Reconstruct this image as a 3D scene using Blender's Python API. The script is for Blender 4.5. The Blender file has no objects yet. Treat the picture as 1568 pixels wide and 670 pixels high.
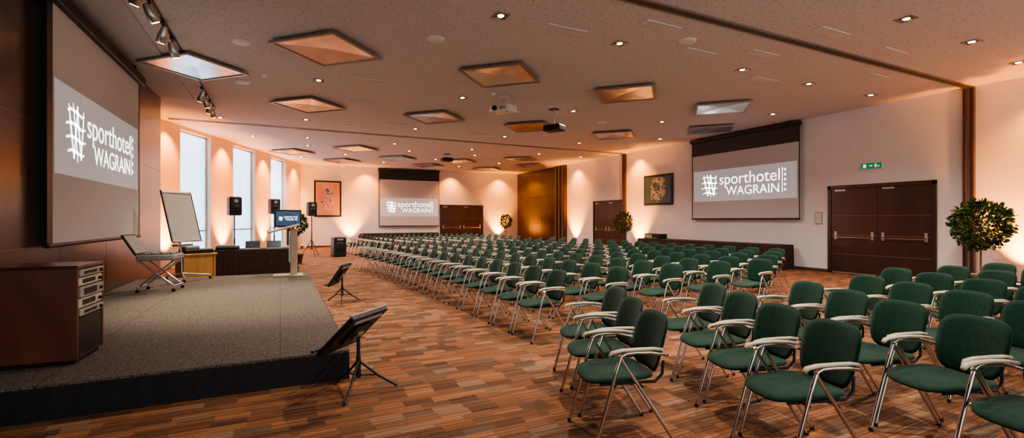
import bpy, math, random
from mathutils import Matrix, Vector
random.seed(7)
S = bpy.context.scene
COL = S.collection
ZC = 4.54; XL=-2.67; XR=14.2; YB=28.1; YN=-3.0
ORANGE=(1.0,0.30,0.03)
try:
    S.view_settings.look='AgX - Medium High Contrast'
except Exception as ex: print(ex)

# ---------------------------------------------------------------- materials
def new_mat(name):
    m=bpy.data.materials.new(name); m.use_nodes=True
    nt=m.node_tree; b=nt.nodes['Principled BSDF']
    return m,nt,b
def mat(name,col,rough=0.5,metal=0.0,var=0.08,scale=8.0,bump=0.0,bscale=60.0,emit=None,es=0.0,coat=0.0,sheen=0.0,stretch=None,spec=None):
    m,nt,b=new_mat(name); N=nt.nodes; L=nt.links
    tc=N.new('ShaderNodeTexCoord'); mp=N.new('ShaderNodeMapping'); L.new(tc.outputs['Object'],mp.inputs['Vector'])
    if stretch: mp.inputs['Scale'].default_value=stretch
    no=N.new('ShaderNodeTexNoise'); no.inputs['Scale'].default_value=scale; no.inputs['Detail'].default_value=4
    L.new(mp.outputs['Vector'],no.inputs['Vector'])
    r=N.new('ShaderNodeValToRGB')
    c0=[max(0,c*(1-var*2)) for c in col]; c1=[min(1,c*(1+var*2)) for c in col]
    r.color_ramp.elements[0].position=.3; r.color_ramp.elements[1].position=.7
    r.color_ramp.elements[0].color=(*c0,1); r.color_ramp.elements[1].color=(*c1,1)
    L.new(no.outputs['Fac'],r.inputs['Fac']); L.new(r.outputs['Color'],b.inputs['Base Color'])
    b.inputs['Roughness'].default_value=rough; b.inputs['Metallic'].default_value=metal
    if coat: b.inputs['Coat Weight'].default_value=coat; b.inputs['Coat Roughness'].default_value=.15
    if sheen: b.inputs['Sheen Weight'].default_value=sheen
    if spec is not None: b.inputs['Specular IOR Level'].default_value=spec
    if emit: b.inputs['Emission Color'].default_value=(*emit,1); b.inputs['Emission Strength'].default_value=es
    if bump:
        n2=N.new('ShaderNodeTexNoise'); n2.inputs['Scale'].default_value=bscale; n2.inputs['Detail'].default_value=3
        L.new(tc.outputs['Object'],n2.inputs['Vector'])
        bu=N.new('ShaderNodeBump'); bu.inputs['Strength'].default_value=bump; bu.inputs['Distance'].default_value=.01
        L.new(n2.outputs['Fac'],bu.inputs['Height']); L.new(bu.outputs['Normal'],b.inputs['Normal'])
    return m

def carpet_mat():
    m,nt,b=new_mat('carpet_striped'); N=nt.nodes; L=nt.links
    tc=N.new('ShaderNodeTexCoord'); sp=N.new('ShaderNodeSeparateXYZ'); L.new(tc.outputs['Object'],sp.inputs[0])
    def M(op,a,bb=None,c=None):
        n=N.new('ShaderNodeMath'); n.operation=op
        for i,v in enumerate((a,bb,c)):
            if v is None: continue
            if isinstance(v,(int,float)): n.inputs[i].default_value=v
            else: L.new(v,n.inputs[i])
        return n.outputs[0]
    def WN(a,bb):
        cx=N.new('ShaderNodeCombineXYZ'); 
        for i,v in enumerate((a,bb)): L.new(v,cx.inputs[i])
        w=N.new('ShaderNodeTexWhiteNoise'); w.noise_dimensions='2D'; L.new(cx.outputs[0],w.inputs['Vector']); return w.outputs['Value']
    col=M('FLOOR',M('DIVIDE',sp.outputs['Y'],0.115))
    one=M('ADD',M('MULTIPLY',col,0),0.37)
    off=M('MULTIPLY',WN(col,one),3.0)
    rw=M('FLOOR',M('ADD',M('DIVIDE',sp.outputs['X'],0.24),off))
    idv=WN(col,rw)
    ramp=N.new('ShaderNodeValToRGB'); e=ramp.color_ramp; e.interpolation='CONSTANT'
    cols=[(0,(.125,.058,.032)),(.17,(.235,.100,.048)),(.36,(.162,.075,.040)),(.52,(.285,.125,.060)),(.68,(.195,.087,.044)),(.84,(.145,.085,.056)),(.93,(.27,.145,.085))]
    e.elements[0].position=0; e.elements[0].color=(*cols[0][1],1)
    e.elements[1].position=cols[1][0]; e.elements[1].color=(*cols[1][1],1)
    for p,c in cols[2:]:
        x=e.elements.new(p); x.color=(*c,1)
    L.new(idv,ramp.inputs['Fac'])
    st=M('FLOOR',M('DIVIDE',sp.outputs['Y'],0.0131))
    sv=WN(st,rw)
    mul=M('ADD',M('MULTIPLY',sv,.85),.56)
    mx=N.new('ShaderNodeVectorMath'); mx.operation='SCALE'
    L.new(ramp.outputs['Color'],mx.inputs[0]); L.new(mul,mx.inputs['Scale'])
    no=N.new('ShaderNodeTexNoise'); no.inputs['Scale'].default_value=260; L.new(tc.outputs['Object'],no.inputs['Vector'])
    mx2=N.new('ShaderNodeVectorMath'); mx2.operation='SCALE'; L.new(mx.outputs[0],mx2.inputs[0]); L.new(M('ADD',M('MULTIPLY',no.outputs['Fac'],.6),.7),mx2.inputs['Scale'])
    L.new(mx2.outputs[0],b.inputs['Base Color']); b.inputs['Roughness'].default_value=.85
    b.inputs['Specular IOR Level'].default_value=.25
    bu=N.new('ShaderNodeBump'); bu.inputs['Strength'].default_value=.35; bu.inputs['Distance'].default_value=.004
    L.new(no.outputs['Fac'],bu.inputs['Height']); L.new(bu.outputs['Normal'],b.inputs['Normal'])
    return m
def stage_mat():
    m,nt,b=new_mat('stage_felt'); N=nt.nodes; L=nt.links
    tc=N.new('ShaderNodeTexCoord'); no=N.new('ShaderNodeTexNoise'); no.inputs['Scale'].default_value=75; no.inputs['Detail'].default_value=5
    L.new(tc.outputs['Object'],no.inputs['Vector'])
    r=N.new('ShaderNodeValToRGB'); r.color_ramp.elements[0].position=.38; r.color_ramp.elements[1].position=.66
    r.color_ramp.elements[0].color=(.042,.034,.030,1); r.color_ramp.elements[1].color=(.205,.168,.142,1)
    L.new(no.outputs['Fac'],r.inputs['Fac'])
    br=N.new('ShaderNodeTexBrick'); br.offset=0; br.inputs['Scale'].default_value=1; br.inputs['Brick Width'].default_value=1.63; br.inputs['Row Height'].default_value=2.0
    br.inputs['Mortar Size'].default_value=.006; br.inputs['Color1'].default_value=(1,1,1,1); br.inputs['Color2'].default_value=(.95,.95,.95,1); br.inputs['Mortar'].default_value=(.6,.58,.56,1)
    L.new(tc.outputs['Object'],br.inputs['Vector'])
    mx=N.new('ShaderNodeMix'); mx.data_type='RGBA'; mx.blend_type='MULTIPLY'; mx.inputs[0].default_value=1
    L.new(r.outputs['Color'],mx.inputs[6]); L.new(br.outputs['Color'],mx.inputs[7]); L.new(mx.outputs[2],b.inputs['Base Color'])
    b.inputs['Roughness'].default_value=.95
    bu=N.new('ShaderNodeBump'); bu.inputs['Strength'].default_value=.4; bu.inputs['Distance'].default_value=.006
    L.new(no.outputs['Fac'],bu.inputs['Height']); L.new(bu.outputs['Normal'],b.inputs['Normal'])
    return m
def ceiling_mat():
    m,nt,b=new_mat('acoustic_plaster'); N=nt.nodes; L=nt.links
    tc=N.new('ShaderNodeTexCoord'); vo=N.new('ShaderNodeTexNoise'); vo.inputs['Scale'].default_value=22; vo.inputs['Detail'].default_value=4
    L.new(tc.outputs['Object'],vo.inputs['Vector'])
    r=N.new('ShaderNodeValToRGB'); r.color_ramp.elements[0].position=.32; r.color_ramp.elements[1].position=.46
    r.color_ramp.elements[0].color=(.46,.44,.44,1); r.color_ramp.elements[1].color=(.655,.64,.65,1)
    L.new(vo.outputs['Fac'],r.inputs['Fac'])
    L.new(r.outputs['Color'],b.inputs['Base Color']); b.inputs['Roughness'].default_value=.9
    return m
def wood_mat(name,c0,c1,rough=.35,stretch=(1,1,8),coat=.25):
    m,nt,b=new_mat(name); N=nt.nodes; L=nt.links
    tc=N.new('ShaderNodeTexCoord'); mp=N.new('ShaderNodeMapping'); mp.inputs['Scale'].default_value=stretch
    L.new(tc.outputs['Object'],mp.inputs['Vector'])
    no=N.new('ShaderNodeTexNoise'); no.inputs['Scale'].default_value=3; no.inputs['Detail'].default_value=6; no.inputs['Distortion'].default_value=.6
    L.new(mp.outputs['Vector'],no.inputs['Vector'])
    r=N.new('ShaderNodeValToRGB'); r.color_ramp.elements[0].position=.3; r.color_ramp.elements[1].position=.7
    r.color_ramp.elements[0].color=(*c0,1); r.color_ramp.elements[1].color=(*c1,1)
    L.new(no.outputs['Fac'],r.inputs['Fac']); L.new(r.outputs['Color'],b.inputs['Base Color'])
    b.inputs['Roughness'].default_value=rough; b.inputs['Coat Weight'].default_value=coat; b.inputs['Coat Roughness'].default_value=.2
    return m
def art_mat(name,bg,cols,scale,thr=.52):
    m,nt,b=new_mat(name); N=nt.nodes; L=nt.links
    tc=N.new('ShaderNodeTexCoord')
    gr=N.new('ShaderNodeTexNoise'); gr.inputs['Scale'].default_value=scale; gr.inputs['Detail'].default_value=5; gr.inputs['Distortion'].default_value=2.2
    L.new(tc.outputs['Object'],gr.inputs['Vector'])
    r=N.new('ShaderNodeValToRGB'); e=r.color_ramp; e.interpolation='CONSTANT'; e.elements[0].position=0; e.elements[0].color=(*cols[0],1); e.elements[1].position=.62; e.elements[1].color=(*cols[-1],1)
    for i,c in enumerate(cols[1:-1]):
        x=e.elements.new(.42+.16*i/max(1,len(cols)-3)); x.color=(*c,1)
    L.new(gr.outputs['Fac'],r.inputs['Fac'])
    sx=N.new('ShaderNodeSeparateXYZ'); L.new(tc.outputs['Generated'],sx.inputs[0])
    cx=N.new('ShaderNodeCombineXYZ'); cx.inputs[1].default_value=.5
    ms=N.new('ShaderNodeMath'); ms.operation='MULTIPLY_ADD'; L.new(sx.outputs['X'],ms.inputs[0]); ms.inputs[1].default_value=1.5; ms.inputs[2].default_value=-.25
    L.new(ms.outputs[0],cx.inputs[0]); L.new(sx.outputs['Z'],cx.inputs[2])
    vm=N.new('ShaderNodeVectorMath'); vm.operation='DISTANCE'; vm.inputs[1].default_value=(.5,.5,.5)
    L.new(cx.outputs[0],vm.inputs[0])
    n2=N.new('ShaderNodeTexNoise'); n2.inputs['Scale'].default_value=5; L.new(tc.outputs['Generated'],n2.inputs['Vector'])
    ad=N.new('ShaderNodeMath'); ad.operation='MULTIPLY_ADD'; L.new(n2.outputs['Fac'],ad.inputs[0]); ad.inputs[1].default_value=.6; L.new(vm.outputs['Value'],ad.inputs[2])
    mk=N.new('ShaderNodeValToRGB'); mk.color_ramp.elements[0].position=thr; mk.color_ramp.elements[1].position=thr+.06
    L.new(ad.outputs[0],mk.inputs['Fac'])
    mx=N.new('ShaderNodeMix'); mx.data_type='RGBA'; L.new(mk.outputs['Color'],mx.inputs[0]); L.new(r.outputs['Color'],mx.inputs[6]); mx.inputs[7].default_value=(*bg,1)
    L.new(mx.outputs[2],b.inputs['Base Color']); b.inputs['Roughness'].default_value=.5
    return m

M_carpet=carpet_mat(); M_stage=stage_mat(); M_ceil=ceiling_mat()
M_wall=mat('white_plaster',(.76,.75,.75),.85,var=.015,scale=2,bump=.08,bscale=90)
M_soffit=mat('smooth_soffit',(.52,.51,.53),.8,var=.02)
M_pier_lit=mat('pier_plaster_warm_lit',(.74,.60,.46),.85,var=.02,scale=2)  # white pier plaster with the warm orange light tinted into its base colour
M_wood=wood_mat('walnut_panel',(.040,.020,.014),(.080,.040,.028),.28,(1,1,.25))
M_door=wood_mat('wenge_door',(.030,.012,.009),(.055,.023,.018),.35,(1,1,.2))
M_seam=mat('panel_seam',(.25,.18,.14),.4,var=.05)
M_cab=wood_mat('cabinet_mahogany',(.095,.030,.020),(.19,.062,.038),.35,(1,1,.3))
M_lec=wood_mat('lectern_maple',(.52,.42,.28),(.64,.54,.38),.4,(2,2,.4))
M_beech=wood_mat('beech_wood',(.45,.22,.07),(.62,.33,.12),.45,(2,2,.4))
M_black=mat('black_plastic',(.012,.012,.013),.45,var=.1)
M_blackg=mat('black_gloss',(.01,.01,.012),.12,var=.05)
M_skirt=mat('stage_skirt_cloth',(.010,.010,.012),.7,var=.2,scale=20)
M_clothbr=mat('table_skirt_cloth',(.040,.020,.016),.85,var=.2,scale=10)
M_chrome=mat('chrome',(.80,.79,.78),.14,1.0,var=.02)
M_alu=mat('aluminium',(.55,.54,.52),.35,.9,var=.03)
M_green=mat('green_upholstery',(.004,.040,.023),.8,var=.12,scale=30,bump=.3,bscale=500,sheen=.12,spec=.25)
M_arm=mat('armrest_beige',(.60,.53,.39),.4,var=.04)
M_grey=mat('grey_plastic',(.35,.34,.33),.45,var=.04)
M_white=mat('white_plastic',(.75,.74,.71),.4,var=.02)
M_fab=mat('screen_fabric',(.52,.50,.49),.9,var=.01,emit=(.9,.88,.9),es=.02)
M_img=mat('projected_field',(.56,.55,.56),.9,var=.0,emit=(.86,.88,.92),es=.20)
M_logo=mat('projected_logo',(1,1,1),.9,var=0,emit=(1,1,1),es=2.6)
M_tvimg=mat('tv_picture',(.03,.07,.13),.3,var=.3,scale=2,emit=(.10,.24,.50),es=.22)
M_lapimg=mat('laptop_picture',(.03,.035,.04),.3,var=.3,scale=6,emit=(.5,.6,.7),es=.06)
M_panel=mat('brushed_metal_panel',(.66,.65,.66),.24,.92,var=.10,scale=2.2,bump=.25,bscale=2.5)
M_pframe=mat('bronze_frame',(.34,.30,.27),.4,.7,var=.05)
M_lamp=mat('warm_lamp',(1,.8,.5),.4,var=0,emit=(1.0,.62,.25),es=25)
M_vent=mat('vent_metal',(.78,.77,.76),.5,.0,var=.03)
M_dark=mat('dark_recess',(.02,.016,.014),.7)
M_track=mat('partition_track',(.10,.07,.055),.5,.3)
M_leaf=mat('leaf_green',(.022,.068,.014),.5,var=.45,scale=9)
M_trunk=mat('bark',(.16,.10,.06),.85,var=.2,scale=25,bump=.4)
M_pot=mat('terracotta_pot',(.10,.06,.045),.6)
M_soil=mat('soil',(.04,.025,.015),.95,var=.3,scale=40)
M_paper=mat('flipchart_paper',(.62,.58,.53),.7,var=.02)
M_exit=mat('exit_green',(.01,.30,.13),.4,var=.02,emit=(.02,.5,.22),es=.2)
M_exitw=mat('exit_white',(.9,.9,.9),.4,emit=(1,1,1),es=.8)
M_blind=mat('daylight_blind',(.6,.75,.85),.8,var=.03,scale=.8,emit=(.38,.70,1.0),es=2.8)
M_frame=mat('window_frame',(.45,.45,.46),.45,.2)
M_art1=art_mat('painting_abstract_warm',(.50,.28,.17),[(.04,.09,.26),(.75,.62,.5),(.70,.08,.05),(.9,.55,.4),(.08,.08,.16)],3.2,.68)
M_art2=art_mat('painting_abstract_blue',(.04,.10,.15),[(.03,.05,.10),(.06,.18,.28),(.45,.40,.35),(.12,.30,.38),(.45,.18,.10)],3.4,.72)
M_glow=mat('uplight_lens',(1,.7,.3),.3,var=0,emit=(1,.5,.14),es=12)

# ---------------------------------------------------------------- mesh builder
class MB:
    def __init__(s): s.v=[];s.f=[];s.m=[];s.sm=[];s.mats=[];s.T=Matrix.Identity(4)
    def mi(s,m):
        if m not in s.mats: s.mats.append(m)
        return s.mats.index(m)
    def add(s,vs,fs,m,smooth=False):
        o=len(s.v); s.v+= [tuple(s.T@Vector(p)) for p in vs]
        k=s.mi(m)
        for f in fs: s.f.append([o+i for i in f]); s.m.append(k); s.sm.append(smooth)
    def box(s,a,b,m,bev=0.0):
        x0,y0,z0=[min(a[i],b[i]) for i in range(3)]; x1,y1,z1=[max(a[i],b[i]) for i in range(3)]
        if bev<=0:
            vs=[(x0,y0,z0),(x1,y0,z0),(x1,y1,z0),(x0,y1,z0),(x0,y0,z1),(x1,y0,z1),(x1,y1,z1),(x0,y1,z1)]
            s.add(vs,[(0,3,2,1),(4,5,6,7),(0,1,5,4),(1,2,6,5),(2,3,7,6),(3,0,4,7)],m); return
        c=min(bev,(x1-x0)/2.01,(y1-y0)/2.01,(z1-z0)/2.01)
        vs=[];idx={}
        for sx in (0,1):
            for sy in (0,1):
                for sz in (0,1):
                    X=(x0,x1)[sx];Y=(y0,y1)[sy];Z=(z0,z1)[sz]
                    ix=c if sx==0 else -c; iy=c if sy==0 else -c; iz=c if sz==0 else -c
                    for ax,p in enumerate([(X,Y+iy,Z+iz),(X+ix,Y,Z+iz),(X+ix,Y+iy,Z)]):
                        idx[(sx,sy,sz,ax)]=len(vs); vs.append(p)
        fs=[]
        for sd in (0,1):
            fs.append([idx[(sd,a_,b_,0)] for a_,b_ in ((0,0),(1,0),(1,1),(0,1))][::(1 if sd else -1)])
            fs.append([idx[(a_,sd,b_,1)] for a_,b_ in ((0,0),(0,1),(1,1),(1,0))][::(1 if sd else -1)])
            fs.append([idx[(a_,b_,sd,2)] for a_,b_ in ((0,0),(1,0),(1,1),(0,1))][::(1 if sd else -1)])
        for p in (0,1):
            for q in (0,1):
                fs.append([idx[(p,q,0,0)],idx[(p,q,1,0)],idx[(p,q,1,1)],idx[(p,q,0,1)]])
                fs.append([idx[(p,0,q,0)],idx[(p,1,q,0)],idx[(p,1,q,2)],idx[(p,0,q,2)]])
                fs.append([idx[(0,p,q,1)],idx[(1,p,q,1)],idx[(1,p,q,2)],idx[(0,p,q,2)]])
        for sx in (0,1):
            for sy in (0,1):
                for sz in (0,1): fs.append([idx[(sx,sy,sz,0)],idx[(sx,sy,sz,1)],idx[(sx,sy,sz,2)]])
        s.add(vs,fs,m)
    def tube(s,pts,r,m,n=8,cap=True):
        pts=[Vector(p) for p in pts]; k=len(pts); rs=r if isinstance(r,(list,tuple)) else [r]*k
        vs=[];up=None
        for i,p in enumerate(pts):
            d=((pts[min(i+1,k-1)]-pts[max(i-1,0)])).normalized()
            if up is None:
                up=Vector((0,0,1)) if abs(d.z)<.9 else Vector((1,0,0))
            a=d.cross(up).normalized(); bb=a.cross(d).normalized(); up=bb
            for j in range(n):
                t=2*math.pi*j/n; vs.append(tuple(p+rs[i]*(math.cos(t)*a+math.sin(t)*bb)))
        fs=[(i*n+j,i*n+(j+1)%n,(i+1)*n+(j+1)%n,(i+1)*n+j) for i in range(k-1) for j in range(n)]
        s.add(vs,fs,m,True)
        if cap: s.add(vs,[list(range(n))[::-1],[(k-1)*n+j for j in range(n)]],m)
    def lathe(s,c,prof,m,n=20,smooth=True):
        vs=[];c=Vector(c)
        for r,z in prof:
            for j in range(n):
                t=2*math.pi*j/n; vs.append((c.x+r*math.cos(t),c.y+r*math.sin(t),c.z+z))
        k=len(prof)
        s.add(vs,[(i*n+j,i*n+(j+1)%n,(i+1)*n+(j+1)%n,(i+1)*n+j) for i in range(k-1) for j in range(n)],m,smooth)
        s.add(vs,[list(range(n))[::-1],[(k-1)*n+j for j in range(n)]],m)
    def pad(s,fn,m,n=28,rings=5,e=3.4):
        vs=[]
        prof=[(i/rings,1) for i in range(1,rings+1)]+[(1.0,-1)]+[(i/rings,-1) for i in range(rings-1,0,-1)]
        def P(rr,sg,t):
            ct,st=math.cos(t),math.sin(t)
            k=(abs(ct)**e+abs(st)**e)**(-1/e)
            h=(1-rr**5)
            if rr>=1: h=.25
            return fn(rr*k*ct,rr*k*st,sg*h)
        vs.append(fn(0,0,1))
        for rr,sg in prof:
            for j in range(n): vs.append(P(rr,sg,2*math.pi*j/n))
        vs.append(fn(0,0,-1)); k=len(prof)
        fs=[(0,1+j,1+(j+1)%n) for j in range(n)]
        for i in range(k-1):
            for j in range(n):
                a=1+i*n; fs.append((a+j,a+n+j,a+n+(j+1)%n,a+(j+1)%n))
        a=1+(k-1)*n; fs+=[(a+j,len(vs)-1,a+(j+1)%n) for j in range(n)]
        s.add(vs,fs,m,True)
    def mesh(s,name):
        me=bpy.data.meshes.new(name); me.from_pydata(s.v,[],s.f)
        for m in s.mats: me.materials.append(m)
        me.polygons.foreach_set('material_index',s.m); me.polygons.foreach_set('use_smooth',s.sm); me.update()
        return me
    def obj(s,name,loc=(0,0,0),rz=0,parent=None,mesh=None):
        o=bpy.data.objects.new(name,mesh or s.mesh(name)); COL.objects.link(o); o.location=loc; o.rotation_euler=(0,0,rz)
        if parent: o.parent=parent
        return o
def inst(name,me,loc,rz=0,sc=1):
    o=bpy.data.objects.new(name,me); COL.objects.link(o); o.location=loc; o.rotation_euler=(0,0,rz); o.scale=(sc,sc,sc); return o
def empty(name,loc,rz=0):
    o=bpy.data.objects.new(name,None); COL.objects.link(o); o.location=loc; o.rotation_euler=(0,0,rz); o.empty_display_size=.2; return o
def R(d): return math.radians(d)

# ---------------------------------------------------------------- room shell
b=MB(); b.box((-4.9,YN,-.1),(XR+.3,YB+.3,0),M_carpet); b.obj('floor')
b=MB(); b.box((-4.9,YN,ZC),(XR+.3,YB+.3,ZC+.2),M_ceil); b.obj('ceiling')
b=MB(); b.box((XL,YN,ZC-.03),(XL+.72,14.2,ZC),M_soffit); b.obj('trim_1')
# left wood wall
b=MB(); b.box((XL-.3,YN,0),(XL-.02,14.4,ZC),M_dark)
ys=[YN,-1.1,.8,2.7,4.6,6.5,8.4,10.3,12.2,14.4]; zs=[0,1.17,2.70,ZC]
for i in range(len(ys)-1):
    for j in range(3): b.box((XL-.02,ys[i]+.004,zs[j]+.004),(XL,ys[i+1]-.004,zs[j+1]-.004),M_wood)
for z in zs[1:3]: b.box((XL-.019,YN,z-.004),(XL-.002,14.4,z+.004),M_seam)
b.obj('wall_left')
b=MB(); b.box((-4.7,14.2,0),(XL-.3,14.4,ZC),M_wall); b.obj('wall_return')
# window wall
WL=(1.0,28.1,0); WA=math.atan2(-10.7,-4.24)
b=MB(); edges=[0,2.08,3.76,5.36,7.20,8.78,10.53,14.75]
for i in (0,2,4,6): b.box((edges[i]-(.6 if i==0 else 0),-.25,0),(edges[i+1],0,ZC),M_pier_lit)
for i in (1,3,5):
    b.box((edges[i],-.25,4.42),(edges[i+1],0,ZC),M_pier_lit); b.box((edges[i],-.25,0),(edges[i+1],0,.10),M_pier_lit)
b.obj('wall_window',WL,WA)
for k,i in enumerate((1,3,5)):
    b=MB(); x0,x1=edges[i],edges[i+1]
    b.box((x0,-.21,.10),(x1,-.19,4.42),M_blind)
    for xx in (x0,x1-.05): b.box((xx,-.185,.10),(xx+.05,-.14,4.42),M_frame)
    for zz in (.10,4.37,1.1): b.box((x0,-.186,zz),(x1,-.14,zz+.05),M_frame)
    b.obj('window_%d'%(k+1),WL,WA)
# right + back walls
b=MB(); b.box((XR,YN,0),(XR+.25,22.1,ZC),M_wall); b.obj('wall_right')
b=MB(); b.box((XR,23.2,0),(XR+.25,YB+.3,ZC),M_dark)
for i in range(3):
    for j,(z0,z1) in enumerate(((0,1.3),(1.3,2.9),(2.9,ZC))):
        y0=23.2+i*1.634; b.box((XR-.03,y0+.006,z0+.006),(XR,y0+1.628,z1-.006),M_wood)
b.obj('wall_right_panelled')
b=MB(); b.box((XR,22.1,0),(XR+.25,23.2,ZC),M_dark)
for i in range(6): b.box((XR-.18+.02*(i%2),22.12+i*.18,0),(XR,22.12+i*.18+.10,ZC),[M_wood,M_seam][i%2])
b.obj('folding_partition_stack')
b=MB(); b.box((.3,YB,0),(XR+.25,YB+.25,ZC),M_wall); b.obj('wall_back')
# baseboards
b=MB(); 
for y0,y1 in ((YN,5.0),(5.3,5.7),(8.26,17.0),(19.7,22.1)): b.box((XR-.02,y0,0),(XR,y1,.09),M_track)
b.obj('baseboard_right')
b=MB(); b.box((1.3,YB-.02,0),(8.78,YB,.09),M_track); b.box((11.72,YB-.02,0),(XR-.04,YB,.09),M_track); b.obj('baseboard_back')
# partition tracks
for k,(y,x0) in enumerate(((5.12,XL+.75),(17.2,-3.0))):
    b=MB(); b.box((x0,y-.06,ZC-.012),(XR-.11,y+.06,ZC-.001),M_track); b.box((x0,y-.09,ZC-.02),(XR-.11,y-.06,ZC-.001),M_pframe); b.box((x0,y+.06,ZC-.02),(XR-.11,y+.09,ZC-.001),M_pframe)
    b.obj('partition_ceiling_track')
    b=MB(); b.box((XR-.10,y-.10,0),(XR-.0,y-.03,ZC-.03),M_wood,.01); b.box((XR-.07,y-.03,0),(XR-.0,y+.03,ZC-.03),M_seam); b.box((XR-.10,y+.03,0),(XR-.0,y+.10,ZC-.03),M_wood,.01)
    b.obj('partition_wall_post')

# doors: local x right, -y towards viewer
def door(n,loc,rz,w,h):
    b=MB(); b.box((0,-.05,0),(.09,0,h),M_door,.006); b.box((w-.09,-.05,0),(w,0,h),M_door,.006); b.box((0,-.05,h-.10),(w,0,h),M_door,.006)
    mid=w/2
    for x0,x1 in ((.09,mid-.004),(mid+.004,w-.09)):
        b.box((x0,-.022,.01),(x1,-.002,h-.1),M_door)
        for z in (.55,1.08,1.62): b.box((x0+.005,-.026,z-.004),(x1-.005,-.021,z+.004),M_seam)
        b.box((x0+.03,-.024,.02),(x1-.03,-.0215,.05),M_alu)
        b.tube([(x0+.12,-.10,1.02),(x1-.12,-.10,1.02)],.014,M_chrome,8)
        for xx in (x0+.12,x1-.12):
            b.tube([(xx,-.105,1.02),(xx,-.022,1.06)],.018,M_chrome,8); b.box((xx-.03,-.034,.96),(xx+.03,-.02,1.18),M_alu,.005)
        b.box((x0+.1,-.035,h-.16),(x0+.38,-.02,h-.11),M_alu,.005)
    b.obj('door_%d'%n,loc,rz)
door(1,(XR,8.24,0),R(-90),2.52,2.47)
door(2,(XR,19.62,0),R(-90),2.30,2.45)
door(3,(8.82,YB,0),0,2.87,2.45)

# ---------------------------------------------------------------- projection screens
def text(body,par,x0,x1,z,h,m,y):
    c=bpy.data.curves.new('lettering','FONT'); c.body=body; c.size=1; c.offset=-.006; c.extrude=.002
    o=bpy.data.objects.new('lettering',c); COL.objects.link(o); c.materials.append(m)
    bpy.context.view_layer.update(); d=o.dimensions
    sx=(x1-x0)/max(d.x,.01); sz=h/.73
    o.rotation_euler=(R(90),0,0); o.scale=(sx,sz,1); o.location=(x0,y,z); o.parent=par
    return o
def logo_mesh(par,x0,z0,k,y):
    b=MB()
    def stroke(pts,w):
        pts=[Vector((x0+p[0]*k,z0+p[1]*k)) for p in pts]; n=len(pts); vs=[]
        for i,p in enumerate(pts):
            d=(pts[min(i+1,n-1)]-pts[max(i-1,0)]).normalized(); q=Vector((-d.y,d.x)); ww=w*k*(.35+.65*math.sin(math.pi*(i+.4)/(n-.2)))/2
            vs+= [(p.x+q.x*ww,y,p.y+q.y*ww),(p.x-q.x*ww,y,p.y-q.y*ww)]
        b.add(vs,[(2*i,2*i+1,2*i+3,2*i+2) for i in range(n-1)],M_logo)
    for i in range(4):
        z=.06+i*.19; t=.06 if i in (0,3) else 0
        stroke([(t,z+.0),(.18,z+.035),(.38,z+.02),(.56,z-.02),(.72-t,z-.0)],.05)
    stroke([(.10,.72),(.15,.50),(.22,.22),(.28,-.02)],.055)
    stroke([(.28,-.02),(.33,.22),(.38,.48),(.41,.74)],.045)
    stroke([(.41,.74),(.45,.45),(.51,.18),(.55,-.02)],.055)
    stroke([(.55,-.02),(.59,.25),(.63,.50),(.65,.70)],.045)
    stroke([(.25,.76),(.31,.50),(.37,.20),(.42,-.06)],.04)
    b.obj('logo_emblem',parent=par)
def stars(par,x,z0,z1,k,y):
    b=MB()
    b.add([(x,y,z0),(x+.02*k,y,z0),(x+.02*k,y,z1),(x,y,z1)],[(0,1,2,3)],M_logo)
    for i in range(5):
        cz=z0+(z1-z0)*(i+.5)/5; cx=x+.10*k; vs=[]
        for j in range(10):
            r=(.055 if j%2==0 else .022)*k; t=math.pi/2+j*math.pi/5; vs.append((cx+r*math.cos(t),y,cz+r*math.sin(t)))
        b.add(vs,[list(range(10))],M_logo)
    b.obj('logo_stars',parent=par)
def screen(loc,rz,W,z0,z1,band,zf0,zf1,side=.04,top=ZC):
    e=empty('projection_screen',loc,rz); k=W/4.1
    b=MB()
    b.box((0,-.112,z0),(W,-.108,z1-band),M_fab)
    b.box((-side,-.115,z0-.0),(0,-.105,z1),M_black); b.box((W,-.115,z0),(W+side*.6,-.105,z1),M_black)
    if band>0: b.box((0,-.114,z1-band),(W,-.106,z1),M_black)
    b.tube([(-side,-.11,z0-.02),(W+side*.6,-.11,z0-.02)],.028,M_black,10)
    b.box((-side-.03,-.20,z1),(W+side,-.02,min(z1+.17,top-.04)),M_black,.01)
    for xx in (.3,W-.3): b.box((xx-.03,-.14,min(z1+.15,top-.05)),(xx+.03,-.05,top-.001),M_black)
    b.obj('screen_cloth_and_casing',parent=e)
    b=MB(); b.box((.06*k,-.1135,zf0),(W-.06*k,-.112,zf1),M_img); b.obj('projected_image',parent=e)
    y=-.1155
    zb=(zf0+zf1)/2
    text('sporthotel',e,1.20*k,3.46*k,zb+.02*k,.40*k,M_logo,y)
    text('WAGRAIN',e,1.50*k,3.46*k,zb-.36*k,.31*k,M_logo,y)
    logo_mesh(e,.42*k,zb-.34*k,k,y); stars(e,3.56*k,zb-.36*k,zb+.42*k,k,y)
    return e
screen((XR,13.13,0),R(-90),4.1,1.56,4.38,.5,2.18,3.30)
screen((5.16,YB,0),0,3.56,1.17,4.36,.5,1.72,2.80)
screen((XL,7.84,0),R(90),4.0,1.2,4.22,.0,2.10,3.30,side=.16,top=ZC-.03)

# paintings
def painting(loc,rz,w,z0,z1,m):
    b=MB(); b.box((0,-.05,z0),(w,-.002,z1),M_black,.008); 
    b.box((.06,-.054,z0+.06),(w-.06,-.05,z1-.06),M_dark)
    o=b.obj('framed_painting',loc,rz)
    c=MB(); c.box((.09,-.058,z0+.09),(w-.09,-.054,z1-.09),m); c.obj('canvas',parent=o)
painting((1.66,YB,0),0,1.42,1.68,3.68,M_art1)
painting((XR,15.9,0),R(-90),1.68,2.12,3.40,M_art2)
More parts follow.
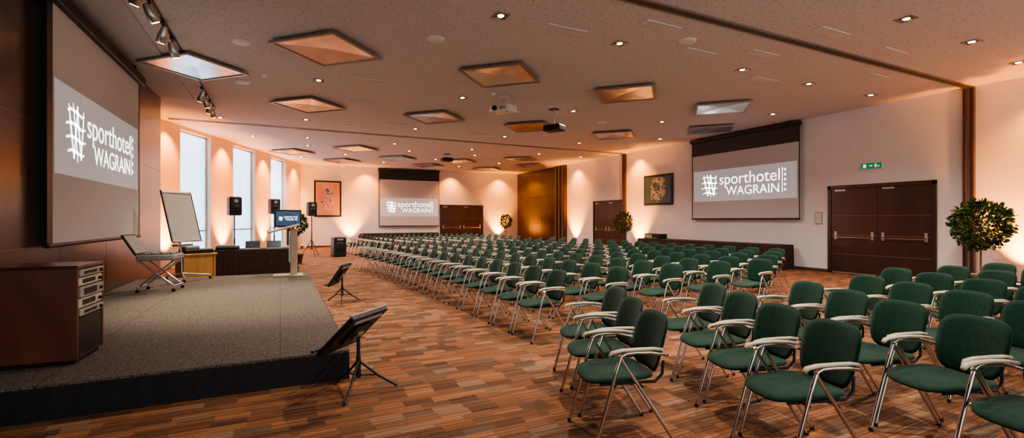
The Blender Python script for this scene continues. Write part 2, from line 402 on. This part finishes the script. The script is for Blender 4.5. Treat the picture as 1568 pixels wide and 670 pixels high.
# exit sign
b=MB(); b.box((0,-.06,0),(.50,-.002,.17),M_white,.005); b.box((.01,-.064,.01),(.49,-.06,.16),M_exit)
b.box((.05,-.067,.04),(.12,-.064,.13),M_exitw); b.tube([(.20,-.066,.085),(.27,-.066,.085)],.012,M_exitw,6); b.box((.33,-.067,.04),(.36,-.064,.13),M_exitw);b.box((.38,-.067,.06),(.44,-.064,.08),M_exitw)
b.obj('exit_sign',(XR,7.35,2.86),R(-90))
b=MB(); b.box((0,-.02,0),(.22,-.001,.36),M_grey,.005); b.box((.02,-.024,.03),(.20,-.02,.33),M_paper); b.obj('room_notice_plate',(XR,8.62,1.38),R(-90))
b=MB(); b.box((0,-.02,0),(.11,-.001,.11),M_grey,.006); b.box((.02,-.028,.02),(.09,-.02,.09),M_white,.004); b.obj('light_switch',(XR,5.55,1.36),R(-90))

# ---------------------------------------------------------------- ceiling fittings
def panel_mesh(r=.93):
    b=MB(); b.T=Matrix.Rotation(R(45),4,'Z'); a=r/math.sqrt(2)
    for sx,sy,ex,ey in ((-a,-a,a,-a+.05),(-a,a-.05,a,a),(-a,-a+.05,-a+.05,a-.05),(a-.05,-a+.05,a,a-.05)):
        b.box((sx,sy,-.085),(ex,ey,-.045),M_pframe)
    i=a-.05
    vs=[(-i,-i,-.07),(i,-i,-.07),(i,i,-.07),(-i,i,-.07),(0,0,-.03)]
    b.add(vs,[(0,1,4),(1,2,4),(2,3,4),(3,0,4)],M_panel)
    b.box((-i,-i,-.022),(i,i,-.012),M_pframe)
    for x in (-.4,.4):
        for y in (-.4,.4): b.box((x-.02,y-.02,-.02),(x+.02,y+.02,0),M_pframe)
    return b.mesh('reflector_panel')
pm=panel_mesh()
for x,y in [(.75,8.9),(4.1,8.9),(7.37,8.9),(10.6,8.9),(.68,13.4),(4.05,13.4),(7.2,13.4),(10.55,13.4),(-1.5,11.05),(12.8,11.2),
            (.5,22.9),(2.85,20.7),(5.1,23.0),(2.8,25.2),(8.2,22.8),(10.6,20.7),(10.9,25.6),(7.3,25.4),(12.4,22.9)]:
    inst('ceiling_reflector_panel',pm,(x,y,ZC-.0))
# downlights
b=MB()
b.box((-.11,-.11,-.012),(.11,-.08,0),M_pframe); b.box((-.11,.08,-.012),(.11,.11,0),M_pframe); b.box((-.11,-.08,-.012),(-.08,.08,0),M_pframe); b.box((.08,-.08,-.012),(.11,.08,0),M_pframe)
b.box((-.08,-.08,-.004),(.08,.08,0),M_dark); b.lathe((0,0,-.010),[(.045,0),(.05,.006)],M_lamp,12)
dm=b.mesh('downlight')
dl=[(2.95,6.4),(5.25,6.5),(.75,6.5),(8.4,6.55),(10.6,6.57),(12.9,6.5),(8.5,3.8),(10.6,3.8),(12.8,3.9),(5.25,3.4),(2.9,3.2),(.75,11.1),(4.07,11.1),(7.35,11.1),(10.6,11.1),
    (.7,15.6),(4.05,15.6),(7.35,15.6),(10.6,15.6),(12.7,8.9),(12.8,13.5),(-1.6,16.4),(-.9,19.5),(.9,19.0),(4.1,19),(7.4,19),(10.7,19),(13,19),
    (1.0,21),(5.1,20.7),(8.2,20.7),(2.7,23),(7,23),(10.5,23),(.9,25),(4.9,25.4),(9.1,25.4)]
dl_light=[0,1,3,4,6,7,9,10,11,12,13,14,15,16,17,18,23,24,25,26,29,30,34,35,36]
for x,y in dl: inst('recessed_downlight',dm,(x,y,ZC))
def spot(x,y,z,p,col,ang,blend=.6,rad=.05,dr=(0,0,-1)):
    l=bpy.data.lights.new('lamp_light','SPOT'); l.energy=p; l.color=col; l.spot_size=R(ang); l.spot_blend=blend; l.shadow_soft_size=rad
    o=bpy.data.objects.new('lamp_beam',l); COL.objects.link(o); o.location=(x,y,z); o.rotation_euler=Vector(dr).to_track_quat('-Z','Y').to_euler(); return o
for i in dl_light:
    x,y=dl[i]; spot(x,y,ZC-.03,430,(1,.86,.72),140,.8,.06)
# vents, round speakers, smoke detectors
b=MB(); b.box((-.36,-.09,-.014),(.36,.09,0),M_vent,.004)
for i in range(5): b.box((-.34,-.075+i*.032,-.016),(.34,-.068+i*.032,-.014),M_grey)
vm=b.mesh('vent')
for x,y in [(4.1,6.4),(5.35,5.62),(7.9,5.75),(8.0,4.6),(9.9,4.9-.25),(6.8,6.2),(1.9,12.6),(1.7,10.6),(3.3,15),(9.4,6.8),(6.2,15.4),(11.3,5.6),(3.4,21.6),(9.4,21.6)]:
    inst('ceiling_vent',vm,(x,y,ZC),R(0))
b=MB(); b.lathe((0,0,-.03),[(.10,0),(.14,.008),(.15,.03)],M_vent,24); sm_=b.mesh('speaker')
for x,y in [(2.35,7.7),(-.6,9.3),(-.75,12.0),(1.9,16),(5.9,11.9),(9,12),(6.2,5.9)]: inst('ceiling_speaker',sm_,(x,y,ZC))
b=MB(); b.lathe((0,0,-.05),[(.03,0),(.05,.012),(.055,.05)],M_white,16); sd=b.mesh('detector')
for x,y in [(-.3,11.2),(4.6,10.4),(9,16.4),(3,18.5)]: inst('smoke_detector',sd,(x,y,ZC))

# projectors
def projector(loc,rz,drop,body,w=.5):
    b=MB(); z=-drop
    b.box((-.12,-.12,-.02),(.12,.12,0),M_white if body is M_white else M_black,.004)
    b.tube([(0,0,-.02),(0,0,z+.10)],.022,M_alu,10)
    b.box((-.14,-.10,z+.085),(.14,.10,z+.10),M_alu)
    for sx in (-.12,.12): b.tube([(sx,.08,z+.09),(sx,.14,z+.06)],.01,M_alu,6)
    b.box((-w/2,-.2,z-.09),(w/2,.2,z+.08),body,.03)
    b.T=Matrix.Translation((-w*.18,-.2,z))@Matrix.Rotation(R(90),4,'X')
    b.lathe((0,0,0),[(.06,0),(.06,.05),(.045,.055),(.04,.03)],M_black,18); b.T=Matrix.Identity(4)
    for i in range(6): b.box((w*.05+i*.03,-.203,z-.05),(w*.05+i*.03+.012,-.2,z+.04),M_dark)
    for sx in (-.18,.18): b.tube([(sx,-.12,z-.09),(sx,-.12,z-.105)],.015,M_black,8)
    b.obj('ceiling_projector',loc,rz)
projector((4.95,10.6,ZC),R(-60),.30,M_white,.58)
projector((6.75,11.15,ZC),R(-60),.52,M_black,.52)
projector((6.9,20.9,ZC),R(0),.26,M_black,.5)
# track lights
def track(y0,y1,heads):
    b=MB(); x=-1.6; b.box((x-.02,y0,ZC-.035),(x+.02,y1,ZC-.001),M_black)
    for y,tilt in heads:
        b.box((x-.03,y-.08,ZC-.075),(x+.03,y+.08,ZC-.035),M_black,.006)
        b.tube([(x,y,ZC-.07),(x,y,ZC-.14)],.012,M_black,8)
        b.T=Matrix.Translation((x,y,ZC-.20))@Matrix.Rotation(tilt,4,'Y')@Matrix.Rotation(R(18),4,'X')@Matrix.Scale(1.25,4)
        b.lathe((0,0,-.12),[(.050,0),(.056,.002),(.052,.10),(.040,.16),(.028,.20)],M_alu,16)
        b.lathe((0,0,-.125),[(.036,0),(.040,.004)],M_lamp,12); b.T=Matrix.Identity(4)
    b.obj('track_spotlight_rail')
track(6.9,10.3,[(7.4,R(20)),(7.95,R(-25)),(8.8,R(15)),(9.5,R(-15))]); track(12.1,15.1,[(12.8,R(20)),(13.4,R(-15)),(14.1,R(15)),(14.6,R(-10))])
for y,d in ((8.0,(.25,.1,-1)),(9.5,(.3,-.3,-1)),(13.4,(.1,-.4,-1))): spot(-1.45,y,ZC-.40,600,(1,.82,.60),70,.9,.06,d)

# uplights: stand close to a wall, lean towards it
def uplight(x,y,nx,ny,p=420):
    x+=nx*.42; y+=ny*.42
    b=MB(); b.lathe((0,0,0),[(.09,0),(.09,.02),(.07,.03),(.08,.16),(.075,.17)],M_black,18); b.lathe((0,0,.165),[(.06,0),(.055,.008)],M_glow,16); b.obj('floor_uplight',(x,y,0))
    spot(x,y,.21,p,ORANGE,75,.9,.05,(-nx*.24,-ny*.24,1))
for y in (16.2,21.2,4.2): uplight(XR,y,-1,0,1800)
for x in (3.55,12.75): uplight(x,YB,0,-1,1800)
dx,dy=math.cos(WA),math.sin(WA); nx,ny=.93,-.368
for s_ in (1.0,4.56,7.99,11.3):
    uplight(1.0+dx*s_,28.1+dy*s_,nx,ny,2000)
    spot(1.0+dx*s_+nx*.45,28.1+dy*s_+ny*.45,ZC-.05,650,ORANGE,90,.9,.05,(-nx*.2,-ny*.2,-1))
for y in (16.2,21.0,3.6,2.0): spot(XR-.45,y,ZC-.04,600,ORANGE,110,.9,.05)
for x in (4.4,9.5,12.8): spot(x,YB-.5,ZC-.04,600,ORANGE,110,.9,.05)

# ---------------------------------------------------------------- stage
SH=.27
b=MB(); b.box((XL+.01,4.71,SH-.02),(.59,12.2,SH),M_stage); b.box((XL+.01,4.74,0),(.56,12.17,SH-.02),M_black)
def skirt(b,p,q,z0,z1,m,amp=.012,n=90,nrm=(0,-1)):
    vs=[];
    for i in range(n+1):
        t=i/n; o=amp*(math.sin(i*1.9)+.5*math.sin(i*.73)); x=p[0]+(q[0]-p[0])*t; y=p[1]+(q[1]-p[1])*t
        vs+= [(x+nrm[0]*(o+amp),y+nrm[1]*(o+amp),z0),(x+nrm[0]*amp*.5,y+nrm[1]*amp*.5,z1)]
    b.add(vs,[(2*i,2*i+2,2*i+3,2*i+1) for i in range(n)],m,True)
skirt(b,(XL+.02,4.715),(.585,4.715),.0,SH-.012,M_skirt,.006,60,(0,-1)); skirt(b,(.585,4.715),(.585,12.2),.0,SH-.012,M_skirt,.006,90,(1,0))
b.obj('stage_platform')

# cabinet on stage (AV rack)
b=MB(); w,d,h=.95,.56,.84
b.box((-w,0,.04),(0,.025,h),M_cab,.004); b.box((-w,d-.025,.04),(0,d,h),M_cab,.004); b.box((-w,0,h-.03),(.0,d,h),M_cab,.004); b.box((-w,.02,.04),(-w+.02,d-.02,h-.03),M_cab); b.box((-w+.02,.02,.04),(-.02,d-.02,.06),M_cab)
b.box((-w+.03,.03,0),(-.03,d-.03,.04),M_black)
b.box((-.30,.03,.36),(-.28,d-.03,h-.03),M_black)
for i,(z0,z1,m) in enumerate(((.74,.80,M_grey),(.66,.73,M_arm),(.56,.65,M_grey),(.47,.55,M_arm),(.40,.46,M_grey))):
    b.box((-.28,.04,z0),(.0 if i%2 else .012,d-.04,z1),m,.006)
    b.box((.001 if i%2 else .013,.10,z0+.02),(.003 if i%2 else .015,d-.2,z1-.015),M_black)
    b.T=Matrix.Translation((.005,d-.12,(z0+z1)/2))@Matrix.Rotation(R(90),4,'Y'); b.lathe((0,0,0),[(.016,0),(.014,.025)],M_black,12); b.T=Matrix.Identity(4)
b.box((-.02,.03,.06),(-.005,d-.03,.39),M_black); 
b.obj('av_equipment_cabinet',(-1.55,5.24,SH),R(-3))

# lectern
b=MB(); b.box((-.36,-.22,0),(.24,.22,.035),M_lec,.01); b.box((-.02,-.11,.035),(.12,.11,1.04),M_lec,.012); b.box((-.05,-.02,.3),(-.02,.02,.95),M_alu)
b.T=Matrix.Translation((-.12,0,1.05))@Matrix.Rotation(R(-15),4,'Y'); b.box((-.36,-.30,-.02),(.30,.30,.02),M_lec,.008); b.box((-.36,-.30,.02),(-.34,.30,.05),M_lec,.004); b.box((-.2,-.2,.021),(.1,.12,.026),M_paper); b.T=Matrix.Identity(4)
b.tube([(.10,.15,1.12),(.06,.16,1.28),(-.06,.14,1.37)],.006,M_black,6); b.tube([(-.06,.14,1.37),(-.10,.135,1.38)],.013,M_black,8)
b.obj('lectern',(.22,11.55,SH),0)

# flipchart (with castor tripod)
b=MB()
def castor(b,x,y): 
    b.tube([(x,y-.012,.028),(x,y+.012,.028)],.028,M_black,12); b.tube([(x,y,.05),(x,y,.08)],.012,M_alu,8)
tilt=Matrix.Rotation(R(-14),4,'X')
b.T=Matrix.Translation((0,0,.80))@tilt
b.box((-.36,-.02,0),(.36,0,1.05),M_white,.005); b.box((-.34,-.028,.03),(.34,-.02,.98),M_paper); b.box((-.36,-.035,.98),(.36,-.02,1.02),M_alu,.004); b.box((-.36,-.07,-.02),(.36,0,0),M_alu,.004)
for x in (-.375,.36): b.box((x,-.026,-.0),(x+.015,.0,1.05),M_black)
b.T=Matrix.Identity(4)
b.tube([(0,.1,.10),(0,.16,1.1),(0,.27,1.55)],.02,M_alu,10)
for x,y in ((-.34,-.25),(.34,-.25),(0,.45)): b.tube([(0,.1,.14),(x,y,.085)],.016,M_alu,8); castor(b,x,y)
b.box((-.2,.02,.7),(.2,.14,.74),M_alu)
b.obj('flipchart_easel',(-1.72,11.6,SH),R(57))

# mixer on X stand
b=MB()
for y in (-.17,.17):
    b.tube([(-.26,y,.09),(.24,y,.52)],.016,M_chrome,8); b.tube([(.26,y*1.08,.09),(-.24,y*1.08,.52)],.016,M_chrome,8)
for x,z in ((-.26,.09),(.26,.09),(-.24,.52),(.24,.52)): b.tube([(x,-.24,z),(x,.24,z)],.016,M_chrome,8)
for x in (-.26,.26):
    for y in (-.22,.22): castor(b,x,y); 
b.box((-.28,-.25,.54),(.28,.25,.64),M_grey,.02); b.box((-.25,-.22,.641),(.25,.22,.65),M_black,.003)
for i in range(10):
    for j in range(4): b.lathe((-.20+i*.045,-.15+j*.09,.65),[(.011,0),(.009,.02)],M_white if (i+j)%3 else M_grey,8)
b.T=Matrix.Translation((-.27,0,.64))@Matrix.Rotation(R(-30),4,'Y'); b.box((-.03,-.25,0),(0,.25,.40),M_black,.01); b.box((0,-.22,.03),(.004,.22,.37),M_grey); b.T=Matrix.Identity(4)
b.obj('audio_mixer_stand',(-1.88,10.15,SH),R(-8))

# wooden side stand with gear behind stage
b=MB(); b.box((-.36,-.25,.70),(.36,.25,.74),M_beech,.006); b.box((-.33,-.22,.02),(-.29,.22,.70),M_beech); b.box((.29,-.22,.02),(.33,.22,.70),M_beech); b.box((-.29,-.2,.05),(.29,-.17,.70),M_beech); b.box((-.29,-.16,.3),(.29,.16,.33),M_beech)
b.box((-.34,-.22,0),(.34,.22,.02),M_black)
b.box((-.3,-.2,.74),(.3,.15,.84),M_black,.02); b.box((-.28,-.18,.84),(.02,.1,.92),M_grey,.02)
for i in range(8): b.lathe((-.24+i*.065,-.13,.84),[(.012,0),(.01,.02)],M_white,8)
b.obj('wooden_equipment_stand',(-1.75,13.0,0),R(30))

# control table with skirt and gear
b=MB(); b.box((-.95,-.38,.71),(.95,.38,.75),M_clothbr,.01)
for p,q,n in (((-.95,-.38),(.95,-.38),(0,-1)),((.95,-.38),(.95,.38),(1,0)),((-.95,.38),(-.95,-.38),(-1,0)),((.95,.38),(-.95,.38),(0,1))): skirt(b,p,q,.005,.74,M_clothbr,.018,56,n)
b.box((-.90,-.30,.75),(-.4,.2,.84),M_black,.02); b.box((-.87,-.26,.84),(-.5,.1,.87),M_grey,.01)
for x in (-.1,.40):
    b.box((x-.17,-.22,.75),(x+.17,.04,.77),M_grey,.004); b.T=Matrix.Translation((x,.04,.77))@Matrix.Rotation(R(-25),4,'X'); b.box((-.17,-.0,0),(.17,.012,.20),M_black,.003); b.box((-.155,-.003,.015),(.155,0,.185),M_lapimg); b.T=Matrix.Identity(4)
b.box((.66,-.25,.75),(.92,.2,.81),M_alu,.01)
b.obj('control_table',(-.55,14.1,0),R(0))

# TV monitor on stand
e=empty('display_monitor',(.22,16.3,0),R(4))
b=MB(); b.box((-.38,-.03,1.28),(.38,.03,1.82),M_black,.01); b.box((-.34,-.034,1.33),(.34,-.03,1.77),M_tvimg); b.tube([(0,.05,.04),(0,.05,1.4)],.03,M_black,10); b.box((-.3,-.2,0),(.3,.25,.04),M_black,.01); b.box((-.1,.02,1.35),(.1,.06,1.6),M_black)
b.obj('monitor_body',parent=e)
text('sporthotel',e,-.12,.26,1.57,.07,M_logo,-.037); text('WAGRAIN',e,-.07,.26,1.49,.06,M_logo,-.037); logo_mesh(e,-.27,1.49,.16,-.037)

# speakers on stands
def pa(x,y,zc,rz):
    b=MB(); h=.56
    b.box((-.17,-.16,zc-h/2),(.17,.16,zc+h/2),M_black,.03); b.box((-.15,-.172,zc-h/2+.03),(.15,-.16,zc+h/2-.03),M_dark,.005)
    b.T=Matrix.Translation((0,-.17,zc-.08))@Matrix.Rotation(R(90),4,'X'); b.lathe((0,0,0),[(.12,0),(.115,.008),(.05,.002)],M_black,20); b.T=Matrix.Translation((0,-.17,zc+.15))@Matrix.Rotation(R(90),4,'X'); b.lathe((0,0,0),[(.06,0),(.055,.008),(.02,.002)],M_grey,16); b.T=Matrix.Identity(4)
    b.tube([(0,0,.35),(0,0,zc-h/2)],.018,M_black,10); b.tube([(0,0,.30),(0,0,.95)],.024,M_black,10)
    for a in (30,150,270):
        c,s=math.cos(R(a)),math.sin(R(a)); b.tube([(0,0,.72),(.42*c,.42*s,.012)],.012,M_black,8); b.tube([(0,0,.34),(.22*c,.22*s,.35)],.008,M_black,6)
    b.obj('pa_speaker_on_stand',(x,y,0),rz)
pa(-1.25,16.6,1.92,R(20)); pa(-.2,19.6,2.0,R(20)); pa(1.15,20.9,1.95,R(15))
b=MB(); b.box((-.25,-.25,.03),(.25,.25,.80),M_black,.03); b.T=Matrix.Translation((0,-.252,.42))@Matrix.Rotation(R(90),4,'X'); b.lathe((0,0,0),[(.19,0),(.18,.012),(.1,.004)],M_black,24); b.T=Matrix.Identity(4)
for x in (-.2,.2):
    for y in (-.2,.2): b.tube([(x,y,0),(x,y,.04)],.025,M_black,8)
b.box((-.12,-.26,.68),(.12,-.25,.74),M_alu); b.obj('subwoofer_speaker',(2.15,20.6,0),R(10))

# prompter monitors on tripod (front of stage)
def prompter(x,y,rz,s=1,tl=46):
    b=MB()
    T=Matrix.Translation((0,0,.53))@Matrix.Rotation(R(tl),4,'Y'); b.T=T
    b.box((-.02,-.27,-.24),(.025,.27,.24),M_black,.01)
    b.box((-.023,-.245,-.205),(-.02,.245,.205),M_blackg)
    b.box((.025,-.12,-.12),(.05,.12,.12),M_black,.01); b.box((.025,-.2,.17),(.035,.2,.2),M_grey); b.box((.05,-.04,-.05),(.075,.04,.05),M_alu,.005)
    b.tube([(-.02,-.27,.24),(-.02,.27,.24)],.008,M_grey,8)
    b.tube([(-.05,-.27,-.25),(-.05,.27,-.25)],.014,M_black,8); b.tube([(-.0,-.2,-.25),(-.05,-.2,-.25)],.008,M_black,6); b.tube([(-.0,.2,-.25),(-.05,.2,-.25)],.008,M_black,6)
    b.T=Matrix.Identity(4)
    b.tube([(.05,0,.14),(.05,0,.48)],.016,M_black,10); b.tube([(.05,0,.12),(.05,0,.30)],.022,M_black,10)
    for a in (-75,35,160):
        c,sn=math.cos(R(a)),math.sin(R(a)); b.tube([(.05,0,.27),(.05+.17*c,.17*sn,.12),(.05+.33*c,.33*sn,.013)],.011,M_black,8); b.tube([(.05,0,.14),(.05+.16*c,.16*sn,.13)],.007,M_black,6)
    o=b.obj('prompter_monitor_stand',(x,y,0),rz); o.scale=(s,s,s)
prompter(.58,4.36,R(-42)); prompter(.98,9.2,R(-25),.95,34)

# ---------------------------------------------------------------- chairs
def chair_mesh():
    b=MB()   # faces +x
    b.pad(lambda u,v,h:(.035+.235*u,.235*v*(1-.06*u),.450+.032*h+.018*v*v-.026*max(0,u)**2+.02*min(0,u)**2),M_green,36,6,3.8)
    def back(u,v,h):
        z=.665+.200*v; w=.222*(1+.04*v)*(1-.12*max(0,-v)**2)
        y=w*u; x=-.235-.045*(v+1)+.050*u*u+ .020*h
        return (x,y,z)
    b.pad(back,M_green,40,6,4.2)
    for s in (-1,1):
        Y=.268*s
        b.tube([(.275,Y,.012),(.125,Y,.52),(.085,Y,.635),(.05,Y,.652),(-.02,Y,.656),(-.12,Y,.652)],.0125,M_chrome,8)
        b.tube([(-.315,Y*1.02,.012),(-.06,Y,.40),(.075,Y*.995,.60),(.095,Y,.64)],.0125,M_chrome,8)
        for x,yy in ((.275,Y),(-.315,Y*1.02)): b.tube([(x,yy,0),(x,yy,.03)],.014,M_black,8)
        b.tube([(-.12,Y,.652),(-.22,Y*.96,.63),(-.268,Y*.80,.61)],.0125,M_chrome,8)
        pts=[(.17,.0,.640),(.15,.0,.662),(.08,.0,.674),(-.04,.0,.677),(-.15,.0,.673),(-.22,0,.660)]
        vs=[];n=8
        for i,(x,_,z) in enumerate(pts):
            w=(.016,.023,.025,.022,.019,.012)[i]; t=.010
            for j in range(n):
                a=2*math.pi*j/n+math.pi/8; vs.append((x,Y-(.012*s if i>=4 else 0)*(i-3)+w*math.cos(a)*1.05,z+t*math.sin(a)))
        b.add(vs,[(i*n+j,i*n+(j+1)%n,(i+1)*n+(j+1)%n,(i+1)*n+j) for i in range(len(pts)-1) for j in range(n)]+[list(range(n))[::-1],[(len(pts)-1)*n+j for j in range(n)]],M_arm,True)
        b.tube([(.20,.17*s,.423),(-.20,.17*s,.423),(-.255,.17*s,.47),(-.268,.16*s,.56)],.010,M_black,6)
    b.tube([(.115,-.268,.425),(.115,.268,.425)],.010,M_chrome,8); b.tube([(-.075,-.268,.415),(-.075,.268,.415)],.010,M_chrome,8)
    return b.mesh('conference_chair')
cm=chair_mesh()
def cam2w(r,f): return (.44*f+.898*r,.898*f-.44*r)
def chair(x,y,deg): inst('conference_chair',cm,(x,y,0),R(deg+random.uniform(-2.5,2.5)),.98)
for i in range(7):
    r=.74+1.06*i
    f={0:3.32,1:3.0,2:2.55,3:3.1,4:4.0,5:4.9,6:5.9}[i]
    fmax=(3.55+.44*r)/.898+(.25 if i==0 else 0)
    while f<=fmax+.05:
        X,Y=cam2w(r,f)
        if X<12.8: chair(X,Y,165)
        f+=.60
for i in range(8):
    X0=3.0+1.0*i
    Y=5.3 if i<5 else 5.3+.6*(i-4)
    while Y<15.9:
        chair(X0-.0068*(Y-5.3)**2,Y,180-.9*(Y-5.3)); Y+=.625
for i in range(6):
    for j in range(9):
        chair(3.5+1.05*i-.06*j, 17.8+j*.63,174)

# ---------------------------------------------------------------- skirted tables
def long_table(loc,rz,L):
    b=MB(); b.box((0,-.7,.71),(L,0,.75),M_clothbr,.01)
    for p,q,n in (((0,-.7),(L,-.7),(0,-1)),((L,-.7),(L,0),(1,0)),((0,0),(0,-.7),(-1,0))): skirt(b,p,q,.005,.74,M_clothbr,.018,int(20*max(abs(p[0]-q[0]),1)),n)
    b.obj('skirted_table',loc,rz)
long_table((XR-.12,15.4,0),R(-90),6.2)
long_table((4.1,YB-.12,0),0,4.4)
b=MB(); b.box((-.45,-.2,.752),(.45,.2,.95),M_black,.02); b.box((-.41,-.205,.79),(.0,-.2,.91),M_grey); b.box((.05,-.205,.79),(.41,-.2,.91),M_dark); b.tube([(-.3,-.21,.77),(.3,-.21,.77)],.01,M_alu,6); b.obj('amplifier_rack',(XR-.5,14.7,0),R(-90))

# ---------------------------------------------------------------- ball trees
def tree(x,y,cz,rx,rz_,n=1500,leaf=.075):
    b=MB(); b.lathe((0,0,0),[(.15,0),(.20,.30),(.215,.30),(.215,.34),(.185,.34),(.18,.31)],M_pot,22); b.lathe((0,0,.29),[(.178,0),(.17,.02)],M_soil,18)
    b.tube([(0,0,.3),(.012,.01,.6),(-.008,.0,cz-rz_*.6),(0,0,cz)],[.022,.018,.016,.012],M_trunk,8)
    for k in range(16):
        a=random.uniform(0,6.28); e=random.uniform(-.6,1.2); d=Vector((math.cos(a)*math.cos(e)*rx,math.sin(a)*math.cos(e)*rx,math.sin(e)*rz_))*.8
        b.tube([(0,0,cz-.25*rz_),(d.x*.5,d.y*.5,cz-.1*rz_+d.z*.5),(d.x,d.y,cz+d.z)],[.009,.006,.003],M_trunk,5)
    for k in range(n):
        v=Vector((random.gauss(0,1),random.gauss(0,1),random.gauss(0,1))).normalized(); rr=random.uniform(.45,1.0)**.5*random.uniform(.88,1.1)
        c=Vector((v.x*rx*rr,v.y*rx*rr,cz+v.z*rz_*rr))
        d=(v+Vector((random.gauss(0,.5),random.gauss(0,.5),random.gauss(0,.5)+.2))).normalized(); s=d.cross(Vector((random.gauss(0,1),random.gauss(0,1),random.gauss(0,1)))).normalized()
        l=leaf*random.uniform(.8,1.4); w=l*.28; nn=d.cross(s)*l*.12
        b.add([c,c+d*l*.5+s*w,c+d*l,c+d*l*.5-s*w,c+d*l*.5-nn],[(0,1,4),(1,2,4),(2,3,4),(3,0,4)],M_leaf)
    b.obj('potted_ball_tree',(x,y,0))
tree(XR-.95,4.6,1.40,.46,.50,1900,leaf=.085); tree(XR-.95,16.15,1.42,.38,.44,1100); tree(12.75,26.9,1.42,.34,.42,700,leaf=.09); tree(.52,17.9,1.36,.30,.34,600,leaf=.09)

# ---------------------------------------------------------------- world + camera
w=bpy.data.worlds.new('World'); S.world=w; w.use_nodes=True
w.node_tree.nodes['Background'].inputs[0].default_value=(.96,.95,.96,1); w.node_tree.nodes['Background'].inputs[1].default_value=1.35
cam=bpy.data.cameras.new('Camera'); co=bpy.data.objects.new('Camera',cam); COL.objects.link(co)
co.location=(0,0,1.5); co.rotation_euler=(R(90),0,R(-26.1)); cam.sensor_width=36; cam.lens=887/1920*36; cam.shift_y=2/1920; cam.clip_start=.05
S.camera=co
